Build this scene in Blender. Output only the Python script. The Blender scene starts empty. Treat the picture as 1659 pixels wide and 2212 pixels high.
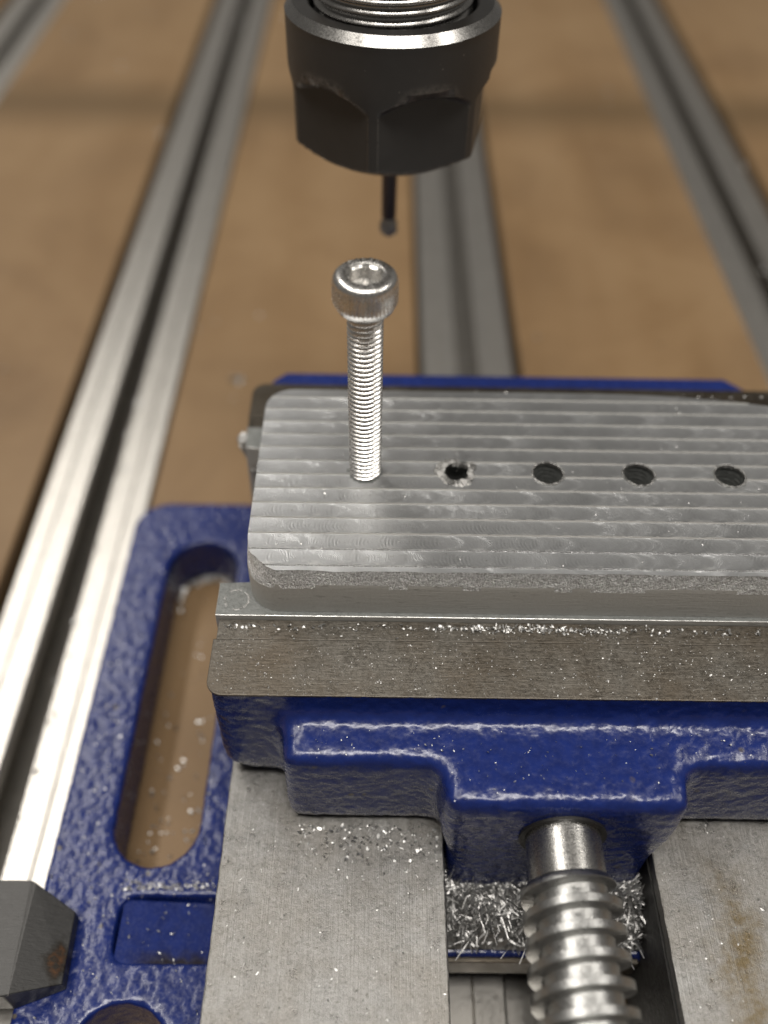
import bpy, bmesh, math, random
from mathutils import Vector, Matrix, noise as mnoise
from math import pi, sin, cos, sqrt, radians

random.seed(11)
S = 0.001                                   # everything below is written in millimetres
scene = bpy.context.scene
COL = scene.collection

# ------------------------------------------------------------------ camera
cam_d = bpy.data.cameras.new("camera")
cam = bpy.data.objects.new("camera", cam_d)
COL.objects.link(cam)
scene.camera = cam
F_PX, W_PX, H_PX = 2000.0, 1659.0, 2212.0
vy = Vector((845 - W_PX / 2, -1060 - H_PX / 2, F_PX)).normalized()
sx = Vector((1, 0.0215, 0)); sx = (sx - vy * sx.dot(vy)).normalized()
vz = sx.cross(vy)
right = Vector((sx.x, vy.x, vz.x)); down = Vector((sx.y, vy.y, vz.y)); fwd = Vector((sx.z, vy.z, vz.z))
CAM_LOC = Vector((1.94, -100.83, 99.96))
m = Matrix.Identity(4)
for r in range(3):
    m[r][0] = right[r]; m[r][1] = -down[r]; m[r][2] = -fwd[r]; m[r][3] = CAM_LOC[r] * S
cam.matrix_world = m
cam_d.sensor_fit = 'HORIZONTAL'; cam_d.sensor_width = 36.0
cam_d.lens = F_PX / W_PX * 36.0
cam_d.clip_start = 0.005; cam_d.clip_end = 20.0
cam_d.dof.use_dof = True
cam_d.dof.focus_distance = 0.129
cam_d.dof.aperture_fstop = cam_d.lens / 3.8

# ------------------------------------------------------------------ light: workshop ceiling panels
world = bpy.data.worlds.new("World"); scene.world = world
world.use_nodes = True
bg = world.node_tree.nodes["Background"]
bg.inputs[0].default_value = (1.0, 0.95, 0.88, 1); bg.inputs[1].default_value = 0.13

def area(name, loc, target, sx_, sy_, power, col):
    d = bpy.data.lights.new(name, 'AREA'); d.shape = 'RECTANGLE'
    d.size = sx_; d.size_y = sy_; d.energy = power; d.color = col
    o = bpy.data.objects.new(name, d); COL.objects.link(o)
    o.location = loc
    o.rotation_euler = (Vector(target) - Vector(loc)).to_track_quat('-Z', 'Y').to_euler()
    return o
WARM = (1.0, 0.955, 0.89)
area("ceiling_lamp_left", (-0.75, 0.70, 1.5), (-0.75, 0.70, 0), 0.16, 1.9, 16.5, WARM)
area("ceiling_lamp_right", (1.15, 0.10, 1.5), (1.15, 0.10, 0), 0.18, 1.1, 9, WARM)
area("ceiling_lamp_front", (0.02, -0.34, 1.6), (0.02, -0.34, 0), 1.1, 0.30, 22, WARM)

scene.view_settings.view_transform = 'Standard'
scene.view_settings.look = 'None'
scene.view_settings.exposure = 0.0
scene.view_settings.gamma = 1.0
scene.cycles.use_denoising = True
scene.cycles.max_bounces = 8
scene.cycles.caustics_reflective = False
scene.cycles.caustics_refractive = False
scene.cycles.sample_clamp_indirect = 4.0

# ------------------------------------------------------------------ material helpers
class NT:
    def __init__(s, name):
        s.mat = bpy.data.materials.new(name); s.mat.use_nodes = True
        s.t = s.mat.node_tree; s.n = s.t.nodes; s.l = s.t.links
        s.b = s.n["Principled BSDF"]
        tc = s.n.new("ShaderNodeTexCoord")
        mp = s.n.new("ShaderNodeMapping"); mp.inputs["Scale"].default_value = (1000, 1000, 1000)
        s.l.new(tc.outputs["Object"], mp.inputs["Vector"])
        s.co = mp.outputs[0]               # millimetres
    def put(s, sock, v):
        if hasattr(v, "links") or hasattr(v, "is_linked"): s.l.new(v, sock)
        else: sock.default_value = v
    def scaled(s, sc, rot=(0, 0, 0)):
        mp = s.n.new("ShaderNodeMapping"); mp.inputs["Scale"].default_value = sc; mp.inputs["Rotation"].default_value = rot
        s.l.new(s.co, mp.inputs["Vector"]); return mp.outputs[0]
    def noise(s, scale, detail=4, rough=0.55, co=None, dist=0.0):
        n = s.n.new("ShaderNodeTexNoise"); n.inputs["Scale"].default_value = scale
        n.inputs["Detail"].default_value = detail; n.inputs["Roughness"].default_value = rough
        n.inputs["Distortion"].default_value = dist
        s.l.new(co or s.co, n.inputs["Vector"]); return n.outputs["Fac"]
    def voro(s, scale, co=None, feature='F1', out="Distance"):
        n = s.n.new("ShaderNodeTexVoronoi"); n.inputs["Scale"].default_value = scale; n.feature = feature
        s.l.new(co or s.co, n.inputs["Vector"]); return n.outputs[out]
    def ramp(s, fac, stops):
        n = s.n.new("ShaderNodeValToRGB"); e = n.color_ramp.elements
        while len(e) < len(stops): e.new(0.5)
        for i, (p, c) in enumerate(stops):
            e[i].position = p
            e[i].color = (c, c, c, 1) if isinstance(c, (int, float)) else (*c, 1)
        s.l.new(fac, n.inputs[0]); return n.outputs[0]
    def math(s, op, a, b=0.0, c=0.0, clamp=False):
        n = s.n.new("ShaderNodeMath"); n.operation = op; n.use_clamp = clamp
        s.put(n.inputs[0], a); s.put(n.inputs[1], b); s.put(n.inputs[2], c); return n.outputs[0]
    def mix(s, fac, a, b):
        n = s.n.new("ShaderNodeMix"); n.data_type = 'RGBA'
        s.put(n.inputs[0], fac)
        for k, v in ((6, a), (7, b)):
            if isinstance(v, tuple): n.inputs[k].default_value = (*v, 1)
            else: s.l.new(v, n.inputs[k])
        return n.outputs[2]
    def bump(s, h, dist_mm, strength=1.0, prev=None):
        n = s.n.new("ShaderNodeBump"); n.inputs["Strength"].default_value = strength
        n.inputs["Distance"].default_value = dist_mm * S
        s.l.new(h, n.inputs["Height"])
        if prev is not None: s.l.new(prev, n.inputs["Normal"])
        return n.outputs[0]
    def sep(s, co=None):
        n = s.n.new("ShaderNodeSeparateXYZ"); s.l.new(co or s.co, n.inputs[0]); return n.outputs
    def out(s, color=None, rough=None, metal=None, normal=None, **kw):
        b = s.b.inputs
        if color is not None:
            if isinstance(color, tuple): b["Base Color"].default_value = (*color, 1)
            else: s.l.new(color, b["Base Color"])
        if rough is not None: s.put(b["Roughness"], rough)
        if metal is not None: s.put(b["Metallic"], metal)
        if normal is not None: s.l.new(normal, b["Normal"])
        for k, v in kw.items(): s.put(b[k.replace("_", " ")], v)
        return s.mat

M = {}
def mk_blue(name, pit=1.0):
    t = NT(name)
    n1 = t.noise(0.62, 1.5, 0.45); n2 = t.noise(2.0, 2, 0.5)
    col = t.ramp(n1, [(0.3, (0.0065, 0.0160, 0.102)), (0.7, (0.0085, 0.0215, 0.135))])
    # chips knocked out of the paint and dirt caught in the pits
    sp = t.voro(0.55)
    wear = t.math('MULTIPLY', t.ramp(t.math('ADD', t.voro(0.22), t.math('MULTIPLY', t.noise(1.2, 4, 0.7), 0.16)), [(0.15, 1.0), (0.20, 0.0)]), t.ramp(t.noise(0.09, 2), [(0.50, 0.0), (0.58, 1.0)]))
    if pit > 0.5: col = t.mix(wear, col, (0.10, 0.085, 0.065))
    geo = t.n.new("ShaderNodeNewGeometry")
    pt = t.ramp(geo.outputs["Pointiness"], [(0.545, 0.0), (0.585, 1.0)])
    rub = t.math('MULTIPLY', pt, t.ramp(t.noise(0.35, 5, 0.7), [(0.58, 0.0), (0.64, 1.0)]))
    if pit > 0.5: col = t.mix(t.math('MULTIPLY', rub, 0.85), col, (0.15, 0.135, 0.115))
    h = t.math('ADD', t.math('MULTIPLY', n1, 0.8), t.math('MULTIPLY', n2, 0.10))
    if pit < 0.5:
        gx, gy, gz = t.sep()
        grime = t.math('DIVIDE', t.math('SUBTRACT', t.math('ADD', -52.6, t.math('MULTIPLY', n1, -2.0)), gy), 2.0, 0, True)
        grime = t.math('MULTIPLY', grime, t.math('DIVIDE', t.math('ADD', gx, 36.0), 5.0, 0, True))
        col = t.mix(t.math('MULTIPLY', grime, 0.9), col, (0.016, 0.012, 0.010))
    area_ = t.ramp(t.noise(0.045, 3, 0.55), [(0.36, 0.55), (0.58, 1.0)])
    h = t.math('MULTIPLY', h, area_)
    nb = t.bump(h, 0.33 * pit)
    r = t.ramp(n2, [(0.3, 0.20), (0.7, 0.32)])
    return t.out(col, r, 0.0, nb, Specular_IOR_Level=0.55)
M['blue'] = mk_blue("blue_enamel", 1.0)
M['blue_soft'] = mk_blue("blue_enamel_smooth", 0.06)

def mk_ground(name, c0, c1, rust, dirt, rgh, along='y'):
    t = NT(name)
    ln = t.noise(1.0, 4, 0.7, t.scaled((5.0, 0.06, 1) if along == 'y' else (0.10, 5.0, 1)))
    dg = t.noise(1.0, 3, 0.6, t.scaled((0.35, 3.2, 1), (0, 0, radians(38))))
    gr = t.noise(1.5, 6, 0.8); big = t.noise(0.075, 5, 0.65); mid = t.noise(0.33, 4, 0.65)
    k = t.math('ADD', t.math('MULTIPLY', gr, 0.55), t.math('MULTIPLY', ln, 0.30 if along == 'y' else 0.03))
    k = t.math('ADD', k, t.math('MULTIPLY', mid, 0.30 if along == 'y' else 0.22))
    k = t.math('ADD', k, t.math('MULTIPLY', dg, 0.0 if along == 'y' else 0.22))
    col = t.mix(t.ramp(k, [(0.42, 0.0), (0.70, 1.0)]), c0, c1)
    col = t.mix(t.math('MULTIPLY', t.ramp(big, [(0.38, 0.0), (0.64, 1.0)]), dirt), col, rust)
    pit = t.math('MULTIPLY', t.ramp(t.noise(2.2, 4, 0.6), [(0.30, 1.0), (0.42, 0.0)]), t.ramp(mid, [(0.4, 0.3), (0.6, 1.0)]))
    col = t.mix(t.math('MULTIPLY', pit, 0.6), col, (0.07, 0.060, 0.047))
    if along == 'y':
        bx_, by_, bz_ = t.sep()
        st_ = t.math('SUBTRACT', 1.0, t.math('DIVIDE', t.math('ABSOLUTE', t.math('SUBTRACT', t.math('ADD', bx_, t.math('MULTIPLY', t.noise(0.12, 4, 0.6), 9.0)), 57.0)), 4.5), 0, True)
        st_ = t.math('MULTIPLY', st_, t.math('DIVIDE', t.math('SUBTRACT', -44.0, by_), 10.0, 0, True))
        st_ = t.math('MULTIPLY', st_, t.ramp(t.noise(0.6, 4, 0.7), [(0.3, 0.2), (0.6, 1.0)]))
        col = t.mix(t.math('MULTIPLY', st_, 0.9), col, (0.13, 0.092, 0.036))
    h = t.math('ADD', t.math('MULTIPLY', ln, 0.6 if along == 'y' else 0.02), t.math('MULTIPLY', gr, 0.8))
    h = t.math('ADD', h, t.math('MULTIPLY', dg, 0.0 if along == 'y' else 0.4))
    r = t.ramp(t.math('ADD', t.math('MULTIPLY', gr, 0.5), t.math('MULTIPLY', mid, 0.5)), [(0.38, rgh - 0.12), (0.62, rgh + 0.14)])
    return t.out(col, r, 0.9, t.bump(h, 0.11))
M['jaw_steel'] = mk_ground("ground_jaw_steel", (0.098, 0.089, 0.076), (0.25, 0.234, 0.208), (0.12, 0.095, 0.068), 0.6, 0.42, 'x')
M['jaw_shaded'] = mk_ground("shaded_jaw_steel", (0.07, 0.062, 0.050), (0.14, 0.125, 0.105), (0.06, 0.045, 0.03), 0.6, 0.42, 'x')  # darker copy for the fixed jaw, its dark reflection put into the colour
M['bed_steel'] = mk_ground("ground_bed_steel", (0.14, 0.137, 0.131), (0.37, 0.364, 0.352), (0.20, 0.175, 0.14), 0.35, 0.38, 'y')

def mk_plain(name, col, rough, metal, bump=0.02, bscale=2.0, spec=0.5):
    t = NT(name); n = t.noise(bscale, 4, 0.6); g = t.noise(0.25, 3)
    c = t.mix(g, tuple(x * 0.82 for x in col), tuple(min(1, x * 1.12) for x in col))
    return t.out(c, t.ramp(n, [(0.3, max(0.02, rough - 0.07)), (0.7, rough + 0.08)]), metal, t.bump(n, bump), Specular_IOR_Level=spec)
M['bright_steel'] = mk_plain("bright_steel", (0.76, 0.745, 0.72), 0.26, 1.0, 0.003, 3.0)
M['screw_steel'] = mk_plain("zinc_plated_steel", (0.50, 0.50, 0.49), 0.32, 1.0, 0.06, 2.2)
M['edge'] = mk_plain("rubbed_bright_edge", (0.62, 0.60, 0.57), 0.30, 1.0, 0.05, 2.0)
M['collar_steel'] = mk_plain("turned_steel", (0.55, 0.54, 0.52), 0.27, 1.0, 0.03, 4.0)
M['spindle_steel'] = mk_plain("spindle_steel", (0.42, 0.41, 0.395), 0.25, 1.0, 0.003, 3.0)
def mk_oxide():
    t = NT("black_oxide"); n = t.noise(5.0, 4, 0.6); g = t.noise(0.25, 3)
    col = t.mix(g, (0.034, 0.0325, 0.0315), (0.052, 0.050, 0.048))
    geo = t.n.new("ShaderNodeNewGeometry")
    w = t.math('MULTIPLY', t.ramp(geo.outputs["Pointiness"], [(0.511, 0.0), (0.54, 1.0)]), t.ramp(t.noise(1.2, 4, 0.7), [(0.36, 0.0), (0.6, 1.0)]))
    ding = t.math('MULTIPLY', t.ramp(t.voro(0.45), [(0.05, 1.0), (0.09, 0.0)]), t.ramp(g, [(0.5, 0.0), (0.6, 1.0)]))
    w = t.math('MAXIMUM', w, ding)
    col = t.mix(t.math('MULTIPLY', w, 0.8), col, (0.20, 0.185, 0.17))
    return t.out(col, t.ramp(n, [(0.3, 0.36), (0.7, 0.5)]), t.math('MULTIPLY', w, 0.6), t.bump(n, 0.012), Specular_IOR_Level=0.45)
M['black_oxide'] = mk_oxide()
M['nut_face'] = mk_plain("oxide_turned_face", (0.16, 0.155, 0.15), 0.36, 1.0, 0.006, 5.0)
M['dark_cavity'] = mk_plain("near_black_iron", (0.012, 0.011, 0.010), 0.5, 0.0, 0.1, 1.0)  # near-black colour for the channel walls and the screw gap
M['chips'] = mk_plain("aluminium_chips", (0.56, 0.555, 0.545), 0.45, 1.0, 0.02, 4.0)
M['burr'] = mk_plain("torn_aluminium", (0.36, 0.355, 0.345), 0.42, 1.0, 0.15, 3.0)
M['track'] = mk_plain("anodised_aluminium", (0.58, 0.558, 0.522), 0.38, 1.0, 0.012, 1.2)
M['tool'] = mk_plain("carbide_tool", (0.10, 0.09, 0.098), 0.36, 0.8, 0.02, 5.0)

def mk_block():
    t = NT("milled_aluminium")
    x, y, z = t.sep()
    # lap index and position inside each 3 mm cutter pass
    yy = t.math('DIVIDE', t.math('ADD', y, 0.8 + 300), 3.0)
    lap = t.math('FLOOR', yy); v = t.math('SUBTRACT', t.math('FRACT', yy), 0.5)
    cmb = t.n.new("ShaderNodeCombineXYZ")
    jit = t.noise(0.5, 2)
    t.put(cmb.inputs[0], t.math('ADD', t.math('MULTIPLY', t.math('ADD', x, t.math('MULTIPLY', t.math('MULTIPLY', v, v), 9.0)), 0.13), t.math('MULTIPLY', lap, 7.31))); t.put(cmb.inputs[1], t.math('MULTIPLY', lap, 3.7))
    patch = t.noise(1.0, 3, 0.75, cmb.outputs[0], 0.8)
    # trochoidal arcs left by the end mill
    arc = t.math('MULTIPLY', t.math('MULTIPLY', v, v), 3.2)
    ph = t.math('MULTIPLY', t.math('ADD', t.math('ADD', x, arc), t.math('MULTIPLY', jit, 3.2)), 17.0)
    w = t.math('SINE', ph)
    ph2 = t.math('MULTIPLY', t.math('SUBTRACT', t.math('SUBTRACT', x, arc), t.math('MULTIPLY', jit, 0.9)), 11.0)
    w2 = t.math('SINE', ph2)
    gate = t.ramp(patch, [(0.48, 0.0), (0.60, 1.0)])
    gate2 = t.ramp(patch, [(0.40, 1.0), (0.52, 0.0)])
    cells = t.voro(0.42, t.scaled((1, 0.55, 1)), 'F1', "Color")
    cv = t.sep(cells)[0]
    fine = t.noise(3.5, 4, 0.7)
    h = t.math('ADD', t.math('MULTIPLY', t.math('MULTIPLY', w, gate), 0.30), t.math('MULTIPLY', t.math('MULTIPLY', w2, gate2), 0.22))
    h = t.math('ADD', h, t.math('MULTIPLY', fine, 0.9))
    nb = t.bump(h, 0.030)
    col = t.mix(patch, (0.51, 0.518, 0.525), (0.67, 0.68, 0.69))
    bright = t.ramp(t.noise(0.5, 4, 0.8, t.scaled((0.8, 1.6, 1))), [(0.52, 0.0), (0.64, 1.0)])
    near = t.ramp(t.math('ADD', v, 0.5), [(0.0, 0.3), (0.05, 1.0), (0.12, 0.9), (0.42, 0.0)])
    bright = t.math('MULTIPLY', bright, near)
    bright = t.math('MAXIMUM', bright, t.math('MULTIPLY', t.ramp(t.math('ADD', v, 0.5), [(0.0, 1.0), (0.035, 1.0), (0.06, 0.0)]), t.ramp(t.noise(0.8, 3), [(0.35, 0.3), (0.6, 1.0)])))
    col = t.mix(t.math('MULTIPLY', bright, 0.8), col, (0.86, 0.86, 0.85))
    r = t.math('ADD', t.math('MULTIPLY', patch, 0.18), 0.30)
    return t.out(col, r, 1.0, nb)
M['milled'] = mk_block()
def mk_side():
    t = NT("sawn_aluminium_side")
    ln = t.noise(1.0, 3, 0.6, t.scaled((0.25, 1, 3.0))); g = t.noise(2.5, 5, 0.7)
    col = t.mix(g, (0.46, 0.45, 0.42), (0.64, 0.63, 0.60))
    dk = t.ramp(t.noise(0.9, 3, 0.6, t.scaled((0.5, 1, 1.6))), [(0.28, 1.0), (0.36, 0.0)])
    col = t.mix(t.math('MULTIPLY', dk, 0.3), col, (0.08, 0.075, 0.065))
    return t.out(col, 0.55, 0.4, t.bump(t.math('ADD', ln, g), 0.05))
M['alu_side'] = mk_side()
def mk_rough():
    t = NT("torn_aluminium_chamfer")
    g = t.noise(3.6, 6, 0.8); g2 = t.noise(0.9, 3)
    col = t.mix(t.ramp(g, [(0.38, 0.0), (0.62, 1.0)]), (0.38, 0.375, 0.37), (0.95, 0.95, 0.95))
    return t.out(col, 0.30, 1.0, t.bump(t.math('ADD', g, t.math('MULTIPLY', g2, 1.5)), 0.55))
M['rough'] = mk_rough()
def mk_tapped():
    t = NT("tapped_hole_wall"); x, y, z = t.sep(); g = t.noise(1.5, 4, 0.7)
    w = t.math('SINE', t.math('MULTIPLY', z, 2 * pi / 0.8))
    return t.out(t.mix(g, (0.11, 0.115, 0.11), (0.32, 0.33, 0.32)), 0.5, 0.3, t.bump(t.math('ADD', t.math('MULTIPLY', w, 0.25), t.math('MULTIPLY', g, 3.0)), 0.12))
M['tapped'] = mk_tapped()
def mk_flangetop():
    t = NT("bright_milled_flange")
    g = t.noise(1.2, 4, 0.6); sw = t.noise(0.6, 2)
    return t.out(t.mix(t.ramp(t.noise(0.55, 5, 0.7), [(0.4, 0.0), (0.62, 1.0)]), (0.46, 0.45, 0.43), (0.86, 0.86, 0.85)), t.ramp(g, [(0.3, 0.30), (0.7, 0.42)]), 1.0, t.bump(t.math('ADD', g, sw), 0.02))
M['flange_top'] = mk_flangetop()
def mk_mdf():
    t = NT("brown_mdf")
    b = t.noise(0.018, 5, 0.6, None, 0.6); f = t.noise(1.6, 5, 0.7); md = t.noise(0.09, 4, 0.6)
    col = t.ramp(b, [(0.28, (0.130, 0.076, 0.035)), (0.5, (0.185, 0.113, 0.054)), (0.72, (0.225, 0.145, 0.074))])
    col = t.mix(t.math('MULTIPLY', f, 0.20), col, (0.30, 0.21, 0.12))
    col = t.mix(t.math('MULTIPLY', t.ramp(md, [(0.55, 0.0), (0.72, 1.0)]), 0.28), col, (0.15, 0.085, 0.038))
    sk = t.noise(1.0, 4, 0.6, t.scaled((0.03, 0.004, 1)))
    col = t.mix(t.math('MULTIPLY', t.ramp(sk, [(0.35, 0.0), (0.65, 1.0)]), 0.35), col, (0.27, 0.185, 0.105))
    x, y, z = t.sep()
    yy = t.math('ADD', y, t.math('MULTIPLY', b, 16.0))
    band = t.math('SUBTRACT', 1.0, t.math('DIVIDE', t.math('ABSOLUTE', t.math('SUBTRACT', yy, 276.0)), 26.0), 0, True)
    col = t.mix(t.math('MULTIPLY', band, 0.75), col, (0.095, 0.062, 0.030))  # darker band running across the boards
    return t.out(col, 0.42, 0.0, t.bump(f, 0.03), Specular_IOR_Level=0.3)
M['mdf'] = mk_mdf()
def mk_clamp():
    t = NT("blued_clamp_steel")
    x, y, z = t.sep()
    ln = t.noise(1.0, 3, 0.6, t.scaled((0.4, 4.0, 1))); g = t.noise(1.2, 5, 0.7)
    col = t.mix(g, (0.034, 0.0335, 0.033), (0.085, 0.084, 0.082))
    d = t.math('ADD', t.math('ABSOLUTE', t.math('ADD', x, 44.6)), t.math('MULTIPLY', t.math('ABSOLUTE', t.math('ADD', y, 57.0)), 0.55))
    m_ = t.math('MULTIPLY', t.ramp(d, [(0.9 / 5, 1.0), (3.2 / 5, 0.0)]), 1.0) if False else None
    d5 = t.math('DIVIDE', t.math('ADD', d, t.math('MULTIPLY', t.noise(0.9, 3), 2.4)), 6.0)
    oil = t.ramp(d5, [(0.42, 1.0), (0.60, 0.0)])
    col = t.mix(t.math('MULTIPLY', oil, 0.85), col, (0.022, 0.017, 0.012))
    rust = t.math('MULTIPLY', t.ramp(d5, [(0.34, 1.0), (0.46, 0.0)]), t.ramp(t.noise(0.8, 4, 0.7), [(0.42, 0.0), (0.58, 1.0)]))
    col = t.mix(rust, col, (0.085, 0.040, 0.018))
    return t.out(col, t.ramp(g, [(0.3, 0.34), (0.7, 0.5)]), 0.65, t.bump(t.math('ADD', ln, g), 0.03))
M['clamp'] = mk_clamp()
M['clamp_edge'] = mk_plain('rubbed_clamp_edge', (0.42, 0.41, 0.39), 0.4, 0.9, 0.15, 1.5)

# ------------------------------------------------------------------ mesh helpers
def link(name, me, mats, parent=None, smooth=None):
    o = bpy.data.objects.new(name, me); COL.objects.link(o)
    if not isinstance(mats, (list, tuple)): mats = [mats]
    me.materials.clear()
    for k in mats: me.materials.append(M[k])
    if smooth is not None:
        me.polygons.foreach_set("use_smooth", [True] * len(me.polygons))
        if smooth < 180:
            me.set_sharp_from_angle(angle=radians(smooth))
    if parent is not None:
        o.parent = parent
        if parent.type == 'EMPTY': o.matrix_parent_inverse = Matrix.Translation(-parent.location)
    return o
def pyd(verts, faces, scale=True, name="m"):
    me = bpy.data.meshes.new(name)
    me.from_pydata([(v[0] * S, v[1] * S, v[2] * S) if scale else v for v in verts], [], faces)
    me.update(); return me
def thing(name, base, label, cat, group=None):
    o = bpy.data.objects.new(name, None); COL.objects.link(o)
    o.empty_display_size = 0.01
    o.location = Vector(base) * S; o['label'] = label; o['category'] = cat
    if group: o['group'] = group
    return o
def tag(o, label, cat, group=None, kind=None):
    o['label'] = label
    if cat: o['category'] = cat
    if group: o['group'] = group
    if kind: o['kind'] = kind
    return o
def box_bm(bm, x0, x1, y0, y1, z0, z1):
    vs = [bm.verts.new(p) for p in ((x0, y0, z0), (x1, y0, z0), (x1, y1, z0), (x0, y1, z0), (x0, y0, z1), (x1, y0, z1), (x1, y1, z1), (x0, y1, z1))]
    for f in ((3, 2, 1, 0), (4, 5, 6, 7), (0, 1, 5, 4), (1, 2, 6, 5), (2, 3, 7, 6), (3, 0, 4, 7)):
        bm.faces.new([vs[i] for i in f])
def prism_bm(bm, pts, z0, z1, axis='z', top=None):
    """closed prism of outline pts; top = alternative outline for the far end"""
    top = top or pts
    def P(p, t):
        return (p[0], p[1], t) if axis == 'z' else ((p[0], t, p[1]) if axis == 'y' else (t, p[0], p[1]))
    a = [bm.verts.new(P(p, z0)) for p in pts]; b = [bm.verts.new(P(p, z1)) for p in top]
    n = len(pts)
    bm.faces.new(a[::-1]); bm.faces.new(b)
    for i in range(n): bm.faces.new((a[i], a[(i + 1) % n], b[(i + 1) % n], b[i]))
    bmesh.ops.recalc_face_normals(bm, faces=bm.faces)
def bm_mesh(bm, scale=True, name="m"):
    me = bpy.data.meshes.new(name)
    bmesh.ops.recalc_face_normals(bm, faces=bm.faces)
    bm.to_mesh(me); bm.free()
    if scale: me.transform(Matrix.Scale(S, 4))
    return me
def rrect(x0, x1, y0, y1, r, seg=8):
    rs = r if isinstance(r, (list, tuple)) else [r] * 4     # order: (x1,y0) (x1,y1) (x0,y1) (x0,y0)
    out = []
    for (cx, cy, a0, q) in ((x1, y0, -pi / 2, 0), (x1, y1, 0, 1), (x0, y1, pi / 2, 2), (x0, y0, pi, 3)):
        rr = rs[q]
        ox = cx - rr if cx == x1 else cx + rr; oy = cy - rr if cy == y1 else cy + rr
        for k in range(seg + 1):
            a = a0 + k / seg * pi / 2
            out.append((ox + rr * cos(a), oy + rr * sin(a)))
    return out
def stadium(cx, y0, y1, r, seg=16):
    return [(cx + r * cos(a), y1 - r + r * sin(a)) for a in [pi * k / seg for k in range(seg + 1)]] + \
           [(cx + r * cos(a), y0 + r + r * sin(a)) for a in [pi + pi * k / seg for k in range(seg + 1)]]
def evaluate(me, setup):
    """run modifiers on a mesh given in mm and hand back the result as a plain mesh (mm)"""
    o = bpy.data.objects.new("tmp", me); COL.objects.link(o)
    extra = setup(o) or []
    dg = bpy.context.evaluated_depsgraph_get(); dg.update()
    res = bpy.data.meshes.new_from_object(o.evaluated_get(dg))
    for q in extra + [o]: bpy.data.objects.remove(q)
    return res
def boolean(me, cutters, op='DIFFERENCE'):
    def st(o):
        ex = []
        for c in cutters:
            co = bpy.data.objects.new("cut", c); COL.objects.link(co); ex.append(co)
            md = o.modifiers.new("b", 'BOOLEAN'); md.operation = op; md.object = co; md.solver = 'EXACT'
        return ex
    return evaluate(me, st)
def cast(me, voxel, smooth_it, disp, size, seed=0):
    """sand-cast look: voxel union, rounded edges, lumpy skin"""
    def st(o):
        md = o.modifiers.new("r", 'REMESH'); md.mode = 'VOXEL'; md.voxel_size = voxel; md.use_smooth_shade = True
        md = o.modifiers.new("s", 'SMOOTH'); md.factor = 0.5; md.iterations = smooth_it
        if disp:
            tx = bpy.data.textures.new("lumps", 'CLOUDS'); tx.noise_scale = size; tx.noise_depth = 2
            md = o.modifiers.new("d", 'DISPLACE'); md.texture = tx; md.strength = disp; md.mid_level = 0.5; md.texture_coords = 'LOCAL'
    r = evaluate(me, st)
    r.transform(Matrix.Scale(S, 4)); return r
def revolve(profile, seg=96, cx=0, cy=0, close=True, rfun=None):
    """profile: list of (r, z); rfun(theta, r, z) may alter the radius"""
    vs, fs = [], []
    n = len(profile)
    for i in range(seg):
        a = 2 * pi * i / seg
        for (r, z) in profile:
            rr = rfun(a, r, z) if rfun else r
            vs.append((cx + rr * cos(a), cy + rr * sin(a), z))
    for i in range(seg):
        j = (i + 1) % seg
        for k in range(n - 1):
            fs.append((i * n + k, j * n + k, j * n + k + 1, i * n + k + 1))
    return vs, fs
def thread(r_out, r_root, pitch, length, crest, flank, seg=64, taper=0.0, start_fade=0.0, nroot=3, lead_in=0.0):
    """helical thread along +z from z=0, rows follow the helix; crest/flank are fractions of the pitch"""
    root = 1 - crest - 2 * flank
    pf = [(root * q / nroot * 0.5, r_root) for q in range(nroot)] + [(root * 0.5, r_root), (root * 0.5 + flank * 0.12, r_root + (r_out - r_root) * 0.06), (root * 0.5 + flank * 0.9, r_root + (r_out - r_root) * 0.95), (root * 0.5 + flank * 1.15, r_out),
          (0.5, r_out), (1 - root * 0.5 - flank * 1.15, r_out), (1 - root * 0.5 - flank * 0.9, r_root + (r_out - r_root) * 0.95), (1 - root * 0.5 - flank * 0.12, r_root + (r_out - r_root) * 0.06), (1 - root * 0.5, r_root)]
    n = len(pf); vs, fs = [], []
    steps = int(round((length / pitch + 1) * seg))
    for k in range(steps + 1):
        a = 2 * pi * k / seg
        for (u, r) in pf:
            z = pitch * (k / seg - 1 + u)
            rr = r
            if taper and z < taper: rr = min(rr, r_root - 0.1 + (r_out - r_root + 0.1) * max(0, z) / taper)
            if start_fade and z > length - start_fade: rr = rr + (r_root - rr) * min(1, (z - length + start_fade) / start_fade)
            if lead_in: rr = r_root + (rr - r_root) * min(1, max(0, z - 0.3) / lead_in)
            z = min(max(z, 0.0), length)
            vs.append((rr * cos(a), rr * sin(a), z))
        a0 = k * n
        if k < steps:
            for q in range(n - 1): fs.append((a0 + q, a0 + n + q, a0 + n + q + 1, a0 + q + 1))
            if k + seg <= steps - 1 + 1 and k + seg + 1 <= steps:    # close on to the next turn
                b0 = (k + seg) * n
                fs.append((a0 + n - 1, a0 + 2 * n - 1, b0 + n, b0))
    vs.append((0, 0, 0)); vs.append((0, 0, length)); b0 = len(vs) - 2
    m_ = len(vs)
    for i in range(seg):
        a = 2 * pi * i / seg
        vs.append(((r_root - 0.05) * cos(a), (r_root - 0.05) * sin(a), 0.005)); vs.append(((r_root - 0.05) * cos(a), (r_root - 0.05) * sin(a), length - 0.005))
    for i in range(seg):
        j = (i + 1) % seg
        fs.append((b0, m_ + 2 * j, m_ + 2 * i)); fs.append((b0 + 1, m_ + 2 * i + 1, m_ + 2 * j + 1))
        fs.append((m_ + 2 * i, m_ + 2 * j, m_ + 2 * j + 1, m_ + 2 * i + 1))
    return vs, fs
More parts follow.
